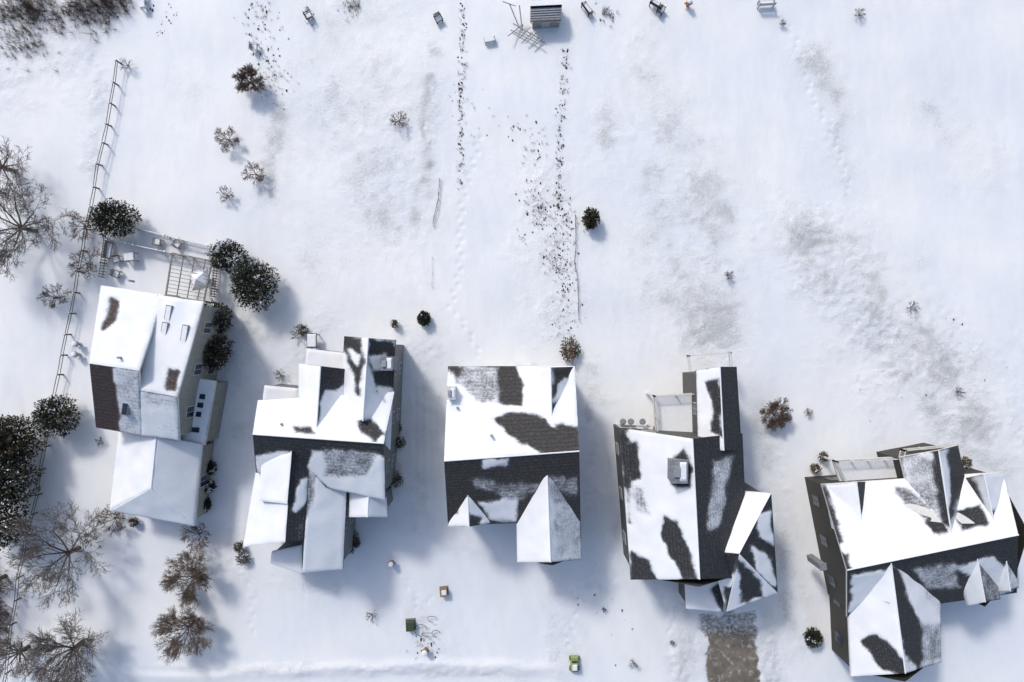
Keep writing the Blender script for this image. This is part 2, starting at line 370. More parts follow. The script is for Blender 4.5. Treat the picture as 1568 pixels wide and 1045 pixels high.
# ---------------- HOUSE 1
h=House(M_beige,M_roofb,M_trim)
h.pats=[(1.1,'s',[(137,552),(172,560),(178,600),(186,640),(182,662),(146,660)]),(.95,'n',[(172,458),(182,462),(178,490),(158,504)]),
 (.36,'s',[(176,560),(213,565),(216,668),(188,660)]),(.34,'s2',[(218,600),(275,606),(277,625),(222,620)]),(.9,'e',[(260,566),(275,570),(272,604),(254,598)])]
h.roof([(155,437,5.8),(251,452,5.8),(213,568,8.5),(137,557,8.5)],.0,'n')
h.roof([(137,557,8.5),(213,568,8.5),(218,667,5.6),(147,655,5.6)],.22,'s')
h.roof([(212,598,7.55),(272,608,7.5),(275,675,5.6),(217,667,5.6)],.16,'s2')
h.roof([(240,452,6.2),(312,462,6.2),(272,608,7.55),(212,598,7.6)],.0,'e')
h.walls([(155,437,5.8),(251,452,5.8),(213,568,8.5),(217,667,5.6),(147,655,5.6),(137,557,8.4)],.3)
h.walls([(225,452,6.1),(312,462,6.1),(272,608,7.3),(275,675,5.5),(217,667,5.5)],.3)
h.roof([(292,578,3.4),(331,584,3.0),(314,682,3.0),(277,676,3.4)],.08,'p'); h.walls([(292,578,3.2),(331,584,2.9),(314,682,2.9),(277,676,3.2)],.2,win=False)
for x,y in ((306,607),(303,620),(300,634),(297,658)):
    c=W(x,y,3.22); h.X.box((c.x,c.y,3.2),.95,.42,.14,-.1,4)
for x,y,zz in ((258,482,6.5),(283,512,6.75),(252,508,6.7),(193,622,6.9)):
    c=W(x,y,zz); h.X.box((c.x,c.y,zz-.3),.5,1.5,.42,-.15,0); h.X.box((c.x,c.y,zz+.12),.38,1.35,.03,-.15,1 if y<600 else 4)
h.gable([(182,662),(168,782)],[(310,681),(298,806)],[(240,668),(232,748)],3.3,5.3,0.02,.02,'g',hip2=True)
h.pipe(197,430,6.6); h.pipe(180,548,8.7); h.done()

# ---------------- HOUSE 2
h=House(M_grey,M_roof,M_dtrim)
h.pats=[(0.05,'mR',[(478,690),(600,700),(600,800),(560,790),(520,760),(470,715)]),(.52,'mR',[(495,688),(575,695),(562,728),(500,728)]),
 (0.0,'bR',[(500,600),(515,600),(530,575),(530,650),(480,668),(486,640)]),(.98,'cL',[(526,518),(553,520),(557,575),(548,604),(534,560)]),
 (0,'cL',[(536,535),(550,545),(548,560),(538,550)]),(1.0,'cR',[(565,518),(604,524),(604,592),(575,592),(566,560)]),(0.0,'cR',[(568,548),(590,545),(590,560),(572,568)]),
 (1.0,None,[(546,645),(570,641),(588,665),(575,676),(553,662)]),(.97,None,[(450,654),(475,654),(483,665),(455,664)]),
 (1.0,'eM',[(447,688),(480,708),(474,760),(461,800),(450,834),(432,834),(435,780)]),(0.05,'eM',[(460,735),(474,732),(470,768),(452,782)]),(.5,'eN',[(473,712),(484,730),(476,780),(463,820)]),
 (0.05,'mR',[(392,700),(425,690),(447,690),(440,715),(395,730)])]
h.gable([(395,613),(604,600)],[(392,724),(590,766)],[(387,665),(588,679)],6.4,8.6,0,1.0,'m')
h.gable([(458,557),(456,650)],[(533,566),(526,650)],[(491,561),(484,668)],6.0,8.1,0,1.0,'b')
h.gable([(527,515),(520,650)],[(606,521),(598,690)],[(564,518),(556,645)],5.9,8.2,.1,.05,'c')
for p in ([(470,534,3.2),(532,541,3.2),(532,570,3.2),(467,563,3.2)],[(405,590,3.6),(457,595,3.6),(459,622,3.6),(402,616,3.6)]):
    h.roof(p,0,'f'); h.walls(p,.15,win=False)
h.roof([(393,715,5.6),(372,838,5.6),(437,830,7.9),(447,688,7.9)],0,'eL')
h.roof([(447,688,7.9),(437,830,7.9),(465,829,7.1),(474,700,7.1)],.7,'eM')
h.roof([(474,700,7.1),(463,877,7.1),(525,872,5.4),(531,745,5.4)],.05,'eN')
h.walls([(393,715,5.6),(372,838,5.6),(437,830,7.8),(465,829,7.1),(463,877,7.1),(525,872,5.4),(531,745,5.4),(447,688,7.7)],.3)
h.roof([(400,706,6.9),(398,767,6.9),(440,772,8.15),(447,692,8.15)],0,'d'); h.walls([(400,706,6.9),(398,767,6.9),(440,772,8.0),(447,692,8.0)],.1,base=5.5,win=False)
h.gable([(535,742),(534,792)],[(592,762),(594,792)],[(566,735),(563,792)],5.0,6.3,0,.05,'k')
h.roof([(416,845,3.6),(463,834,4.0),(463,879,3.8),(414,863,3.4)],0,'q'); h.walls([(416,845,3.5),(463,834,3.8),(463,879,3.6),(414,863,3.3)],.15,win=False)
h.chimney(592,557,8.6,.85,.95,3.0,0); h.pipe(574,600,8.0); h.pipe(430,650,8.3); h.done()

# ---------------- HOUSE 3
h=House(M_blue,M_roofw,M_dtrim)
h.pats=[(.50,'mL',[(698,560),(766,558),(770,615),(738,618),(704,590)]),(1.05,'mL',[(765,556),(786,560),(804,590),(800,624),(770,620)]),
 (.97,'mL',[(686,560),(708,563),(700,584)]),(1.1,'mL',[(750,641),(790,629),(825,637),(852,660),(884,688),(835,693),(798,677)]),(1.05,'mL',[(850,650),(884,654),(887,692),(860,684)]),
 (1.0,'nR',[(845,564),(882,560),(882,577),(862,577),(848,607)]),(.97,'nR',[(872,605),(860,640),(848,655),(845,622)]),(0,'nR',[(856,590),(878,580),(880,602),(862,628)]),
 (.58,'mR',[(715,734),(790,738),(830,745),(800,768),(730,748)]),(.56,'mR',[(845,730),(886,728),(888,762),(850,750)]),(.05,'mR',[(725,765),(790,770),(790,800),(750,795)]),(.1,'mR',[(740,706),(778,703),(776,711),(742,713)]),
 (.97,'oR',[(718,786),(738,793),(732,806),(718,804)]),(.5,'wR',[(846,745),(888,750),(888,770),(850,770)]),(.92,'wR',[(850,801),(874,796),(889,820),(868,840)]),(.36,'wR',[(852,775),(888,778),(888,850),(850,850)]),(.97,'oL',[(686,778),(708,760),(700,786)])]
h.gable([(686,561),(880,561)],[(686,805),(889,798)],[(680,706),(887,691)],5.6,9,0,1.0,'m')
h.gable([(812,564),(812,650)],[(880,562),(884,665)],[(843,563),(845,655)],5.6,7.6,0,.2,'n')
h.gable([(685,765),(686,806)],[(752,765),(751,801)],[(716,745),(718,807)],5.6,7.1,.1,.1,'o')
h.gable([(790,765),(792,861)],[(888,765),(891,857)],[(838,728),(843,861)],5.4,8.1,0,.25,'w')
h.roof([(788,553,3.2),(815,556,3.2),(815,575,3.2),(788,575,3.2)],0,'p'); h.walls([(788,553,3.1),(815,556,3.1),(815,575,3.1),(788,575,3.1)],.1,win=False)
h.chimney(691,602,7.6,.6,.9,2.2,0,3); h.pipe(752,668,8.9); h.pipe(700,625,7.6); h.done()

# ---------------- HOUSE 4
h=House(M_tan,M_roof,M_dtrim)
h.pats=[(1.05,'mL',[(959,680),(973,678),(983,735),(966,737)]),(.48,'mL',[(955,738),(985,745),(1000,795),(975,785)]),(1.1,'mL',[(1017,793),(1037,801),(1055,850),(1065,885),(1044,883),(1026,852),(1013,822)]),
 (1.05,'mL',[(1026,706),(1047,684),(1058,720),(1055,746),(1026,744)]),(1.0,'mL',[(967,846),(989,861),(1006,891),(967,891)]),(.9,'mL',[(948,655),(958,656),(966,740),(964,800),(955,740)]),
 (.45,'mR',[(1092,705),(1120,700),(1112,760),(1100,810),(1082,815)]),
 (1.0,'uL',[(1080,586),(1099,581),(1107,627),(1097,636)]),(1.0,'uL',[(1096,638),(1109,670),(1088,661)]),
 (0,'e2',[(1163,788),(1180,783),(1184,832),(1163,822)]),(0,'e2',[(1150,835),(1174,850),(1189,900),(1160,875)]),(1.0,'e3',[(1130,860),(1152,878),(1172,916),(1136,922)]),(1.0,'e4',[(1103,850),(1132,848),(1118,886),(1102,882)]),(1.0,'e4',[(1109,898),(1125,896),(1118,937)]),(.97,'l',[(1091,902),(1106,888),(1110,937)])]
h.gable([(948,655),(966,888)],[(1137,664),(1146,885)],[(1060,672),(1071,887)],5.6,8.8,0,1.05,'m')
h.gable([(1066,567),(1069,690)],[(1128,562),(1136,690)],[(1102,562),(1108,690)],5.6,7.25,0.0,1.05,'u')
h.roof([(1141,752,5.4),(1181,755,6.8),(1132,848,7.8),(1100,845,6.8)],0,'e1')
h.roof([(1181,755,6.8),(1191,908,5.2),(1132,848,7.8)],1.0,'e2'); h.roof([(1132,848,7.8),(1191,908,5.2),(1112,937,5.2)],.08,'e3')
h.roof([(1132,848,7.8),(1112,937,5.2),(1098,885,5.4),(1100,845,6.8)],.08,'e4')
h.walls([(1141,752,5.3),(1181,755,6.6),(1191,908,5.1),(1112,937,5.1),(1098,885,5.2),(1100,845,6.2)],.3)
h.roof([(1048,888,3.5),(1106,880,4.6),(1108,937,4.6),(1050,932,3.5)],0,'l'); h.walls([(1048,888,3.4),(1106,880,4.4),(1108,937,4.4),(1050,932,3.4)],.2,win=False)
h.chimney(1040,722,9.2,1.15,1.6,2.6,0,0)
h.deck([(1000,606),(1066,602),(1069,668),(1004,670)],3.0); h.rail([(1066,602),(1000,606),(1004,668)],3.0)
h.deck([(950,655),(1000,655),(1003,680),(950,680)],2.6)
for x in (954,966,984): h.X.tube(W(x,646,2.6),W(x,646,3.4),.28,.22,10,0,True)
h.rail([(1055,568),(1052,545),(1115,540),(1117,560)],2.8,.8)
h.done()

# ---------------- HOUSE 5
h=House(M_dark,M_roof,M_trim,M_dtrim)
h.pats=[(1.0,'g1R',[(1307,738),(1328,736),(1333,775),(1321,820),(1313,790)]),(.6,'mL',[(1365,742),(1390,752),(1445,800),(1435,812),(1385,770)]),
 (.45,'g2L',[(1380,702),(1420,700),(1436,740),(1440,790),(1405,760)]),(.97,'g2L',[(1429,690),(1439,688),(1456,802),(1446,802)]),(.95,'g2R',[(1454,686),(1468,684),(1482,735),(1468,767),(1450,797)]),(0.05,'g2R',[(1438,695),(1452,719),(1456,760),(1448,790)]),
 (1.0,'g3L',[(1478,733),(1494,741),(1510,784),(1480,774),(1465,794),(1460,775)]),(1.0,'mL',[(1460,785),(1500,771),(1514,803),(1473,811)]),(.97,'g3R',[(1507,786),(1530,781),(1535,803),(1515,803)]),
 (1.0,'mL',[(1283,848),(1298,850),(1303,873),(1291,873)]),(.9,'mL',[(1258,742),(1266,744),(1290,830),(1284,830)]),(1.0,'mL',[(1422,799),(1441,796),(1450,813),(1430,815)]),
 (0,'mR',[(1305,880),(1360,872),(1375,905),(1300,935)]),(.48,'mR',[(1400,872),(1460,864),(1470,900),(1420,905)]),(.12,'mR',[(1465,870),(1520,850),(1545,870),(1550,905),(1520,915)]),
 (1.1,'sR',[(1363,866),(1384,893),(1402,940),(1434,985),(1405,1027),(1387,1000)]),(.0,'sR',[(1386,883),(1410,900),(1436,950),(1412,956),(1394,920)]),(1.1,'sL',[(1320,982),(1342,972),(1365,992),(1385,1018),(1387,1031),(1354,1022)]),
 (.48,'sR',[(1410,955),(1438,960),(1440,1010),(1410,1015)])]
h.gable([(1258,742),(1536,723)],[(1297,945),(1557,908)],[(1297,873),(1559,819)],4.3,7.3,0,1.0,'m')
h.gable([(1262,744),(1275,810)],[(1326,738),(1345,810)],[(1311,738),(1322,825)],4.3,5.7,.05,.5,'g1')
h.gable([(1378,700),(1402,800)],[(1467,682),(1488,780)],[(1437,690),(1456,815)],4.4,6.7,.28,.4,'g2')
h.gable([(1477,733),(1492,800)],[(1537,723),(1554,800)],[(1506,727),(1524,812)],4.4,6.5,.15,0,'g3')
h.gable([(1297,900),(1303,1036)],[(1440,900),(1441,1014)],[(1364,862),(1386,1031)],4.3,7.1,0,.3,'s')
h.gable([(1468,880),(1482,928)],[(1525,868),(1532,918)],[(1494,845),(1508,922)],4.8,6.4,.1,.6,'t')
h.gable([(1520,868),(1528,905)],[(1558,860),(1560,900)],[(1538,842),(1546,905)],4.8,6.0,.1,.4,'v')
h.deck([(1275,705),(1375,700),(1380,748),(1290,752)],2.4); h.rail([(1290,740),(1275,705),(1375,700)],2.4)
h.rail([(1375,700),(1378,688),(1465,680)],2.6,.9)
h.chimney(1260,868,4.8,.5,.5,2.5,.2,0,False); h.done()

# ---------------- vegetation
def leanbase(px,py,zc): v=W(px,py,zc); return Vector((v.x,v.y,0))
def bare_tree(px,py,r,hgt,seed,levels=4,kids=4,mats=None,name='bare_tree',trunk=.14,spread=.75,twig=.014):
    rd=random.Random(seed); b=leanbase(px,py,hgt*.5); mb=MB(); b.z=gz(b)-.1
    def grow(p,d,L_,rad,lv):
        segs=3; q=p; r1=rad
        for i in range(segs):
            d=(d+Vector((rd.uniform(-1,1),rd.uniform(-1,1),rd.uniform(-.5,.7)))*.15).normalized()
            n=q+d*(L_/segs); r2=max(rad*(1-.22*(i+1)/1.4),twig*.6); mb.tube(q,n,r1,r2,5 if lv<2 else 3,0 if lv<2 else 1); q=n; r1=r2
            if lv<levels:
                nk=kids if i==segs-1 else max(1,kids//2)
                for _ in range(nk):
                    u=Vector((rd.uniform(-1,1),rd.uniform(-1,1),rd.uniform(-.35,.5))).normalized()
                    grow(q,(d+u*spread).normalized(),L_*rd.uniform(.5,.72),max(r2*.6,twig),lv+1)
    th=hgt*.3; top=b+Vector((0,0,th)); mb.tube(b,top,trunk*1.2,trunk,7,0)
    nm=rd.randint(8,10)
    for i in range(nm):
        a=2*math.pi*i/nm+rd.uniform(-.25,.25); e=rd.uniform(.1,.9)
        grow(top,Vector((math.cos(a)*math.cos(e),math.sin(a)*math.cos(e),math.sin(e))),r*.45*rd.uniform(.85,1.1),trunk*.5,1)
    return mb.make(name,mats or [M_bark,M_twg])
R_=[M_bark,M_twig]
for i,(x,y,r,hh,lv,kd) in enumerate([(380,122,31,2.4,4,4),(610,184,18,1.6,3,3),(347,212,24,1.8,4,3),(388,265,24,1.8,4,3),(345,298,17,1.5,3,3),
  (1190,636,31,2.2,4,4),(292,888,48,3.6,4,5),(282,966,51,3.8,4,5),(80,455,25,2.4,4,3),(124,345,28,2.6,4,3),(128,403,32,2.6,4,3),(302,820,28,2.0,4,3),(172,796,28,2.0,4,3)]):
    bare_tree(x,y,r/17,hh,i+5,lv,kd,R_,'leafless_shrub' if r<40 else 'bare_ornamental_tree',.05 if r<40 else .09,twig=(.011 if kd==5 else .013) if lv==4 else .018)
for i,(x,y,r,hh,lv,kd) in enumerate([(15,345,95,6.5,5,3),(94,852,84,5,5,3),(102,1000,76,4.6,4,4),(20,1005,44,4,4,3),(-30,900,60,6,4,3),(-15,250,55,6,4,3)]):
    bare_tree(x,y,r/17,hh,i+50,lv,kd,[M_bark,M_twg],'bare_tree',.17,twig=.015)
for i,(x,y,r) in enumerate([(568,945,13),(970,1016,12),(925,934,6),(1398,470,14),(1115,422,12),(1240,632,10),(1470,600,10),(192,98,16),(1318,20,13),(1200,34,8),(1030,985,7),(455,512,16),(150,676,10),(428,575,14)]):
    bare_tree(x,y,r/17,1.1,i+90,3,2,[M_bark,M_twg],'sapling',.03,twig=.014)

def evergreen(px,py,rx,ry,hgt,seed,n=5200,snow=.1,mats=None,name='evergreen_shrub',leaf=.15):
    rd=random.Random(seed); b=leanbase(px,py,hgt*.55); b.z=gz(b); mb=MB(); rz=hgt*.5; c=b+Vector((0,0,hgt*.52))
    mb.tube(b-Vector((0,0,.1)),c,.14,.07,7,3)
    for i in range(9):
        a=rd.uniform(0,6.28); e=rd.uniform(-.2,1); mb.tube(b+Vector((0,0,hgt*.25)),c+Vector((math.cos(a)*rx*.75*math.cos(e),math.sin(a)*ry*.75*math.cos(e),rz*.7*math.sin(e))),.05,.015,4,3)
    so=Vector((seed*1.7,seed*.3,seed*2.3))
    for i in range(n):
        d=Vector((rd.gauss(0,1),rd.gauss(0,1),rd.gauss(0,1))).normalized()
        if d.z<-.6: d.z=-d.z
        lump=mn.noise(d*2.6+so); l2=mn.noise(d*6.5+so)
        rr=(1+.22*lump+.26*l2)*(rd.random()**.28)
        if l2<-.22 and rr>.7: rr*=.72
        p=c+Vector((d.x*rx*rr,d.y*ry*rr,d.z*rz*rr))
        s=leaf*rd.uniform(.5,1.25); u=(d+Vector((rd.uniform(-1,1),rd.uniform(-1,1),rd.uniform(-1,1)))*.9).normalized(); v=u.orthogonal().normalized(); v=(v*math.cos(i)+u.cross(v)*math.sin(i))
        k=1 if (l2>.05 and rd.random()<.6) or rd.random()<.12 else 0
        if d.z>.1 and rr>.85 and mn.noise(p*2.4+so)+.15*rd.uniform(-1,1)>.50-snow*2.0: k=2
        mb.add([p-u*s*.2,p+v*s*.36+u*s*.35,p+u*s*1.1,p-v*s*.36+u*s*.35],[(0,1,2,3)],k)
    return mb.make(name,(mats or [M_gr1,M_gr2])+[M_snow,M_bark])
evergreen(174,335,2.05,1.5,3.0,1,6000,snow=.0)
evergreen(388,435,1.9,2.15,3.8,2,7500,.06); evergreen(348,392,1.5,1.4,3.0,3,4500,.17)
BR=[M_gr1,M_brg]
evergreen(326,488,1.35,1.35,3.6,4,5500,.0,BR); evergreen(322,537,1.6,1.65,3.8,5,6500,0.0,BR)
evergreen(86,637,1.75,1.75,3.2,6,6500,.09)
for i,(x,y,r,hh) in enumerate([(18,675,2.0,4.5),(8,735,2.3,5),(-8,800,2.3,5),(-20,700,2.5,5)]): evergreen(x,y,r,r,hh,10+i,7500,.04,BR,'evergreen_tree',.18)
evergreen(905,335,.70,.85,1.6,20,2600,.0,BR); evergreen(649,488,.5,.6,1.1,21,2000,.0); evergreen(1245,976,.72,.78,1.2,22,2600,.08)
evergreen(873,536,.85,1.2,1.1,23,900,.06,[M_rust,M_brg])
for i,(x,y,r) in enumerate([(320,716,.6),(318,745,.6),(312,772,.6),(304,690,.4)]): evergreen(x,y,r,r,1.0,30+i,1600,.16,None,'snowy_boxwood')
for i,(x,y,r) in enumerate([(607,655,.5),(612,678,.5),(606,735,.7),(540,822,.55),(535,840,.5),(545,832,.35),(604,496,.3),(607,578,.4),(372,855,.6),(366,838,.45),(462,505,.5),(1478,708,.5),(1262,700,.4),(1250,718,.4),(205,800,.35)]):
    evergreen(x,y,r,r,.9,50+i,450,.2,[M_dry,M_brg],'dormant_shrub',.13)

def tuft(mb,c,h,n,rd,mi=0,spr=.5):
    for _ in range(n):
        a=rd.uniform(0,6.28); t=rd.uniform(.1,spr); p=Vector(c)+Vector((rd.uniform(-.05,.05),rd.uniform(-.05,.05),-.05))
        q=p+Vector((math.cos(a)*t*h,math.sin(a)*t*h,h*rd.uniform(.5,1))); mb.tube(p,q,.012,.006,3,mi)
def scatter(name,pts,n,wid,h,seed,tn=5,clod=.4,mats=None):
    rd=random.Random(seed); mb=MB(); tot=len(pts)-1
    for i in range(n):
        t=rd.random()*tot; k=int(t); f=t-k; a,b=pts[k],pts[k+1]
        cl=mn.noise(Vector((t*9,seed,0))); 
        if cl<-.12 and rd.random()<.75: continue
        x=a[0]+(b[0]-a[0])*f+rd.gauss(0,wid); y=a[1]+(b[1]-a[1])*f+rd.gauss(0,wid)
        c=W(x,y); c.z=gz(c)
        if rd.random()<clod: 
            s=rd.uniform(.03,.09); mb.blob((c.x,c.y,c.z+s*.2),s,s*rd.uniform(.7,1.8),s*.7,1,i,6,4,.35)
        else: tuft(mb,c,h*rd.uniform(.4,1.2),tn,rd,0,.8)
    return mb.make(name,mats or [M_dry,M_clod])
scatter('garden_stubble_row',[(709,5),(707,100),(706,200),(705,285)],220,2.8,.30,1)
scatter('garden_stubble_row',[(866,75),(858,200),(855,330)],190,3.2,.30,2)
scatter('garden_stubble_patch',[(850,300),(865,350),(850,400),(868,420),(870,520)],320,12,.30,3)
scatter('garden_stubble_patch',[(812,200),(815,330)],60,10,.35,4)
scatter('garden_stubble_patch',[(770,190),(830,215)],45,16,.3,5)
scatter('garden_stubble_patch',[(822,310),(830,350)],80,8,.35,8)
scatter('garden_stubble_patch',[(390,0),(405,70),(425,145)],190,14,.35,6)
scatter('garden_stubble_patch',[(470,15),(478,30)],22,6,.4,9)
scatter('rock_edging',[(225,8),(265,25),(240,50)],26,8,.25,10,3,.8)
scatter('dry_grass_tufts',[(690,150),(735,170),(705,270)],24,14,.25,11)
scatter('dry_grass_tufts',[(800,360),(805,380)],14,4,.3,12)
scatter('dry_grass_tufts',[(1370,460),(1460,600),(1260,500)],40,50,.2,13,3,.4)
scatter('dry_grass_tufts',[(850,840),(920,900),(960,990)],26,26,.25,14,3,.5)
scatter('dry_grass_tufts',[(650,960),(655,1000)],34,9,.4,15)
scatter('bramble_thicket',[(0,10),(60,18),(150,15),(185,5)],600,16,1.0,16,9,.03,[M_twig,M_clod])
scatter('bramble_thicket',[(-20,860),(2,930),(-6,1000)],420,11,1.0,17,9,.03,[M_twig,M_clod])
scatter('bramble_thicket',[(20,60),(60,70)],110,22,.7,18,8,.05,[M_twig,M_clod])
scatter('dry_grass_tufts',[(540,5),(545,15)],50,8,.5,19,6,.1); scatter('dry_grass_tufts',[(925,20),(935,30)],40,6,.5,20,6,.1)

# ---------------- fences
def rail_fence(name,pts,h,mat,post=2.0,pr=.08,rails=(.4,.75,1.1),thick=.035,jit=.05):
    mb=MB(); rd=random.Random(3); last=None
    for a,b in zip(pts[:-1],pts[1:]):
        A,B=W(*a),W(*b); n=max(1,int(round((B-A).length/post)))
        for i in range(n+(b==pts[-1])):
            c=A.lerp(B,i/n)+Vector((rd.uniform(-jit,jit),rd.uniform(-jit,jit),0)); c.z=gz(c)
            mb.tube(c-Vector((0,0,.3)),c+Vector((rd.uniform(-.05,.05),rd.uniform(-.05,.05),h)),pr,pr*.85,7,0,True)
            mb.blob((c.x,c.y,c.z+h),pr*1.1,pr*1.1,.04,1,i,7,4,.1)
            if last is not None:
                for r in rails:
                    j=lambda: Vector((rd.uniform(-.03,.03),rd.uniform(-.03,.03),rd.uniform(-.04,.04)))
                    mb.tube(last+Vector((0,0,r*h))+j(),c+Vector((0,0,r*h))+j(),thick,thick*.8,4,0)
            last=c
    return mb.make(name,[mat,M_snow])
rail_fence('split_rail_fence',[(186,98),(158,255),(134,385),(98,575),(64,755),(36,880),(12,1060)],.95,M_wood,2.0,.075,(.55,.9),.035,.10)
rail_fence('snow_covered_garden_edging',[(674,275),(671,305),(664,345)],.35,M_dw,.7,.025,(.4,.9),.025)
rail_fence('snow_covered_garden_edging',[(881,330),(880,400),(885,440),(886,490)],.35,M_dw,.9,.025,(.4,.9),.02)
rail_fence('snow_covered_garden_edging',[(663,395),(662,440)],.2,M_dw,1.2,.02,(.9,),.012)

def picket(name,pts,h=1.1,sp=.22):
    mb=MB()
    for a,b in zip(pts[:-1],pts[1:]):
        A,B=W(*a),W(*b); d=B-A; n=int(d.length/sp); rot=math.atan2(d.y,d.x)
        for i in range(n+1):
            c=A.lerp(B,i/n); c.z=gz(c)-.05; big=i%9==0
            mb.box(c,.14 if big else .09,.14 if big else .03,h+(.15 if big else 0),rot,0,.9)
            if big: mb.box((c.x,c.y,c.z+h+.15),.18,.18,.06,rot,1,.6)
        for r in (.3,.9): mb.tube(A+Vector((0,0,r)),B+Vector((0,0,r)),.04,.04,4,0)
        mb.tube(A+Vector((0,0,h)),B+Vector((0,0,h)),.05,.05,4,1)
    return mb.make(name,[M_greyw,M_snow])
picket('picket_fence',[(168,366),(215,378),(262,388),(345,404)]); picket('picket_fence',[(215,352),(280,368),(330,380)],1.0,.3)
picket('picket_fence',[(168,366),(160,425)],1.0,.25); picket('picket_fence',[(335,408),(330,455)],1.2)
mb=MB(); z0=2.3
A,B,C,D=[W(x,y,z0) for x,y in ((264,388),(325,400),(312,462),(254,452))]
for p in (A,B,C,D): mb.box((p.x,p.y,-.2),.14,.14,z0+.2,0,0)
for p,q in ((A,B),(B,C),(C,D),(D,A)): mb.tube(p,q,.08,.08,4,0)
for i in range(1,11): 
    t=i/11; mb.tube(A.lerp(D,t)+Vector((0,0,.1)),B.lerp(C,t)+Vector((0,0,.1)),.035,.035,4,0); 
    if i%3==0: mb.tube(A.lerp(B,t)+Vector((0,0,-.1)),D.lerp(C,t)+Vector((0,0,-.1)),.05,.05,4,0)
mb.make('garden_pergola',[M_greyw,M_snow])
mb=MB(); c=W(302,428,2.6); 
P4=[c+Vector((math.cos(a)*1.15,math.sin(a)*1.15,-.45)) for a in [math.pi/4+k*math.pi/2+.2 for k in range(4)]]
mb.add(P4+[c+Vector((0,0,.25))],[(0,1,4),(1,2,4),(2,3,4),(3,0,4)],1); mb.add([p-Vector((0,0,.08)) for p in P4]+P4,[(0,1,5,4),(1,2,6,5),(2,3,7,6),(3,0,4,7)],0); mb.tube((c.x,c.y,-.2),(c.x,c.y,2.8),.05,.04,8,0,True); mb.box((c.x,c.y,-.1),.6,.6,.2,0,0)
mb.make('patio_umbrella',[M_greyw,M_snow])
def chair(px,py,rot,mat=M_greyw,name='garden_chair',s=1.0):
    mb=MB(); c=W(px,py); g0=gz(c); ca,sa=math.cos(rot),math.sin(rot)
    def T(x,y): return (c.x+(x*ca-y*sa)*s,c.y+(x*sa+y*ca)*s)
    for x in(-.25,.25):
        for y in(-.25,.25): mb.box((*T(x,y),g0-.1),.06,.06,.5,rot,0)
    mb.box((*T(0,0),g0+.4),.6*s,.58*s,.05,rot,0); mb.box((*T(0,0),g0+.45),.55*s,.5*s,.09,rot,1,.85)
    for k in range(-2,3): mb.box((*T(k*.12,.3),g0+.4),.09,.04,.6,rot,0)
    for x in(-.31,.31): mb.box((*T(x,0),g0+.62),.07,.6*s,.04,rot,0); mb.box((*T(x,-.25),g0+.2),.05,.05,.44,rot,0)
    return mb.make(name,[mat,M_snow])
def table(px,py,w_,d_,rot,name='patio_table',mat=M_greyw,h=.72):
    mb=MB(); c=W(px,py); g0=gz(c); ca,sa=math.cos(rot),math.sin(rot)
    for x in(-.42,.42):
        for y in(-.42,.42): mb.box((c.x+x*w_*ca-y*d_*sa,c.y+x*w_*sa+y*d_*ca,g0-.1),.07,.07,h+.1,rot,0)
    mb.box((c.x,c.y,g0+h),w_,d_,.05,rot,0); mb.box((c.x,c.y,g0+h+.05),w_*.92,d_*.9,.12,rot,1,.88); return mb.make(name,[mat,M_snow])
def bench(px,py,rot,name='garden_bench',L_=1.5,mat=M_greyw):
    mb=MB(); c=W(px,py); g0=gz(c); ca,sa=math.cos(rot),math.sin(rot)
    def T(x,y): return (c.x+x*ca-y*sa,c.y+x*sa+y*ca)
    for x in(-L_/2+.08,L_/2-.08):
        mb.box((*T(x,-.2),g0-.1),.07,.07,.72,rot,0); mb.box((*T(x,.2),g0-.1),.07,.07,1.0,rot,0); mb.box((*T(x,0),g0+.6),.07,.5,.04,rot,0)
    for k in range(4): mb.box((*T(0,-.2+k*.12),g0+.43),L_,.09,.03,rot,0)
    for k in range(3): mb.box((*T(0,.23),g0+.55+k*.14),L_,.03,.09,rot,0)
    mb.box((*T(0,-.02),g0+.462),L_*.9,.36,.08,rot,1,.85); return mb.make(name,[mat,M_snow])
chair(183,398,.3);chair(182,420,1.2);bench(172,385,1.4);table(205,395,1.0,.8,.1);chair(245,372,3);chair(275,375,2.5);table(482,522,.9,1.3,0,'covered_grill',M_dtrim,.9)
bench(1003,12,2.6,L_=1.2,mat=M_dw);chair(1010,20,1,M_dw);bench(898,18,2.2,L_=1.2,mat=M_dw);bench(1170,10,3.2,mat=M_metal);table(750,64,1.0,.5,.2,'low_garden_table',M_greyw,.35)
chair(672,32,.5,M_dw);chair(475,28,2,M_dw);chair(392,75,1.5,M_metal);table(222,5,.5,1.6,.1,'raised_planter',M_metal,.5)
mb=MB(); c=W(836,12,1.8); mb.box((c.x,c.y,-.2),2.4,2.0,1.8,.05,0)
for sgn in (-1,1):
    for k in range(7):
        y0=sgn*k*.17; zz=2.15-k*.09; mb.box((c.x,c.y+y0,zz-.2),2.75,.2,.06,.05,2 if sgn<0 else 1)
mb.add([(c.x-1.18,c.y-.95,1.5),(c.x-1.18,c.y+.95,1.5),(c.x-1.18,c.y,2.0)],[(0,1,2)],0);mb.add([(c.x+1.18,c.y-.95,1.5),(c.x+1.18,c.y+.95,1.5),(c.x+1.18,c.y,2.0)],[(0,1,2)],0)
mb.box((c.x,c.y-1.02,0),.8,.05,1.4,.05,2); mb.make('garden_shed',[M_greyw,M_snow,M_metal])
mb=MB()
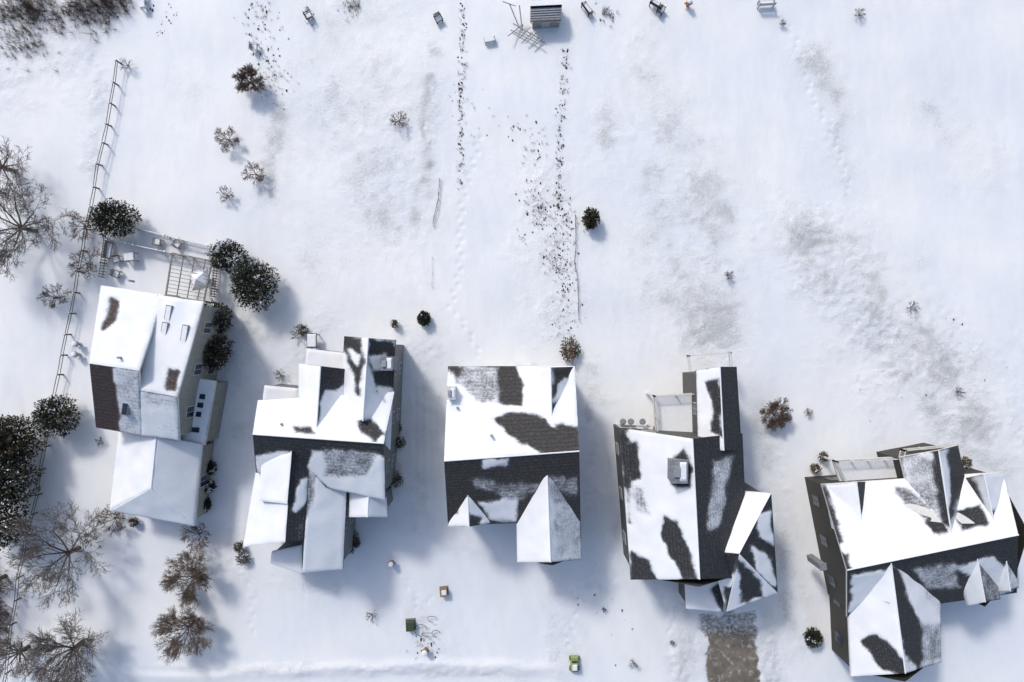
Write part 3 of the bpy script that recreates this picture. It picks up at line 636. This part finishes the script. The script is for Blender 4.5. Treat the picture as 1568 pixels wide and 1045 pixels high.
for a,b,za,zb in (((782,48),(832,74),.25,.5),((786,40),(834,66),.5,.25),((795,62),(812,45),.4,.4),((805,70),(822,52),.45,.4),((815,75),(832,60),.4,.35),((778,62),(800,38),.9,.1),((780,18),(795,45),1.5,.3),((795,20),(800,50),1.4,.2),((770,15),(790,22),1.5,1.5)):
    mb.tube(W(*a)+Vector((0,0,za)),W(*b)+Vector((0,0,zb)),.05,.045,5,0); mb.tube(W(*a)+Vector((0,0,za+.05)),W(*b)+Vector((0,0,zb+.05)),.02,.02,4,1)
mb.make('fallen_trellis',[M_wood,M_snow])
def box_thing(name,px,py,w_,d_,h_,mat,rot=0,lid=True):
    mb=MB(); c=W(px,py); g0=gz(c); mb.box((c.x,c.y,g0-.1),w_,d_,h_+.1,rot,0,.96); 
    if lid: mb.box((c.x,c.y,g0+h_),w_*1.08,d_*1.08,.06,rot,0,.95); mb.box((c.x+.05,c.y+.04,g0+h_+.06),w_*.75,d_*.7,.07,rot,1,.8)
    mb.box((c.x,c.y-d_/2-.01,g0+h_*.3),w_*.5,.03,h_*.3,rot,2); mb.box((c.x,c.y,g0-.05),w_*1.3,d_*1.3,.1,rot,2)
    return mb.make(name,[mat,M_snow,M_conc])
box_thing('green_utility_box',629,956,.7,.8,.7,M_green,.05,False); box_thing('wooden_compost_bin',680,905,.6,.65,.6,M_cop,.1)
mb=MB()
for cx,cy,r,tl in ((645,963,.55,.3),(655,968,.45,1.2),(662,945,.4,.9),(668,968,.35,.5)):
    c=W(cx,cy)+Vector((0,0,.2)); pr=None
    for i in range(15):
        a=2*math.pi*i/14*.8; p=c+Vector((math.cos(a)*r,math.sin(a)*r*math.cos(tl),abs(math.sin(a))*r*math.sin(tl)))
        if pr: mb.tube(pr,p,.025,.025,4,0)
        pr=p
mb.make('bent_wire_hoops',[M_dw])
def lantern(px,py,mat,name,s=1.0):
    mb=MB(); c=W(px,py); g0=gz(c)
    mb.tube((c.x,c.y,g0-.1),(c.x,c.y,g0+.5*s),.12*s,.12*s,10,0,True); mb.tube((c.x,c.y,g0+.5*s),(c.x,c.y,g0+.6*s),.24*s,.2*s,10,0,True); mb.tube((c.x,c.y,g0+.6*s),(c.x,c.y,g0+.8*s),.2*s,.05*s,10,0,True)
    mb.blob((c.x,c.y,g0+.72*s),.2*s,.2*s,.13*s,1,2,10,6,.1); mb.tube((c.x-.3*s,c.y,g0+.35*s),(c.x+.3*s,c.y,g0+.35*s),.07*s,.07*s,8,0,True)
    return mb.make(name,[mat,M_snow])
lantern(652,994,M_cop,'garden_lantern',1.3); lantern(601,860,M_greyw,'birdbath',1.2); lantern(1052,10,M_or,'orange_planter',1.2); lantern(123,527,M_metal,'metal_planter',1.2); lantern(122,543,M_metal,'metal_planter',1.2)
mb=MB(); c=W(879,1014); g0=gz(c)
mb.box((c.x,c.y,g0+.15),.75,1.45,.4,0,0,.85); mb.box((c.x,c.y-.1,g0+.55),.6,.8,.3,0,0,.75); mb.box((c.x,c.y-.1,g0+.85),.42,.55,.08,0,1,.8); mb.box((c.x,c.y+.34,g0+.56),.5,.06,.2,0,2)
for x in(-.38,.38):
    for y in(-.45,.45): mb.tube((c.x+x-.06,c.y+y,g0+.15),(c.x+x+.06,c.y+y,g0+.15),.2,.2,12,2,True)
mb.make('toy_car',[M_lime,M_snow,M_dtrim])
print('verts',sum(len(o.data.vertices) for o in sc.objects if o.type=='MESH'))
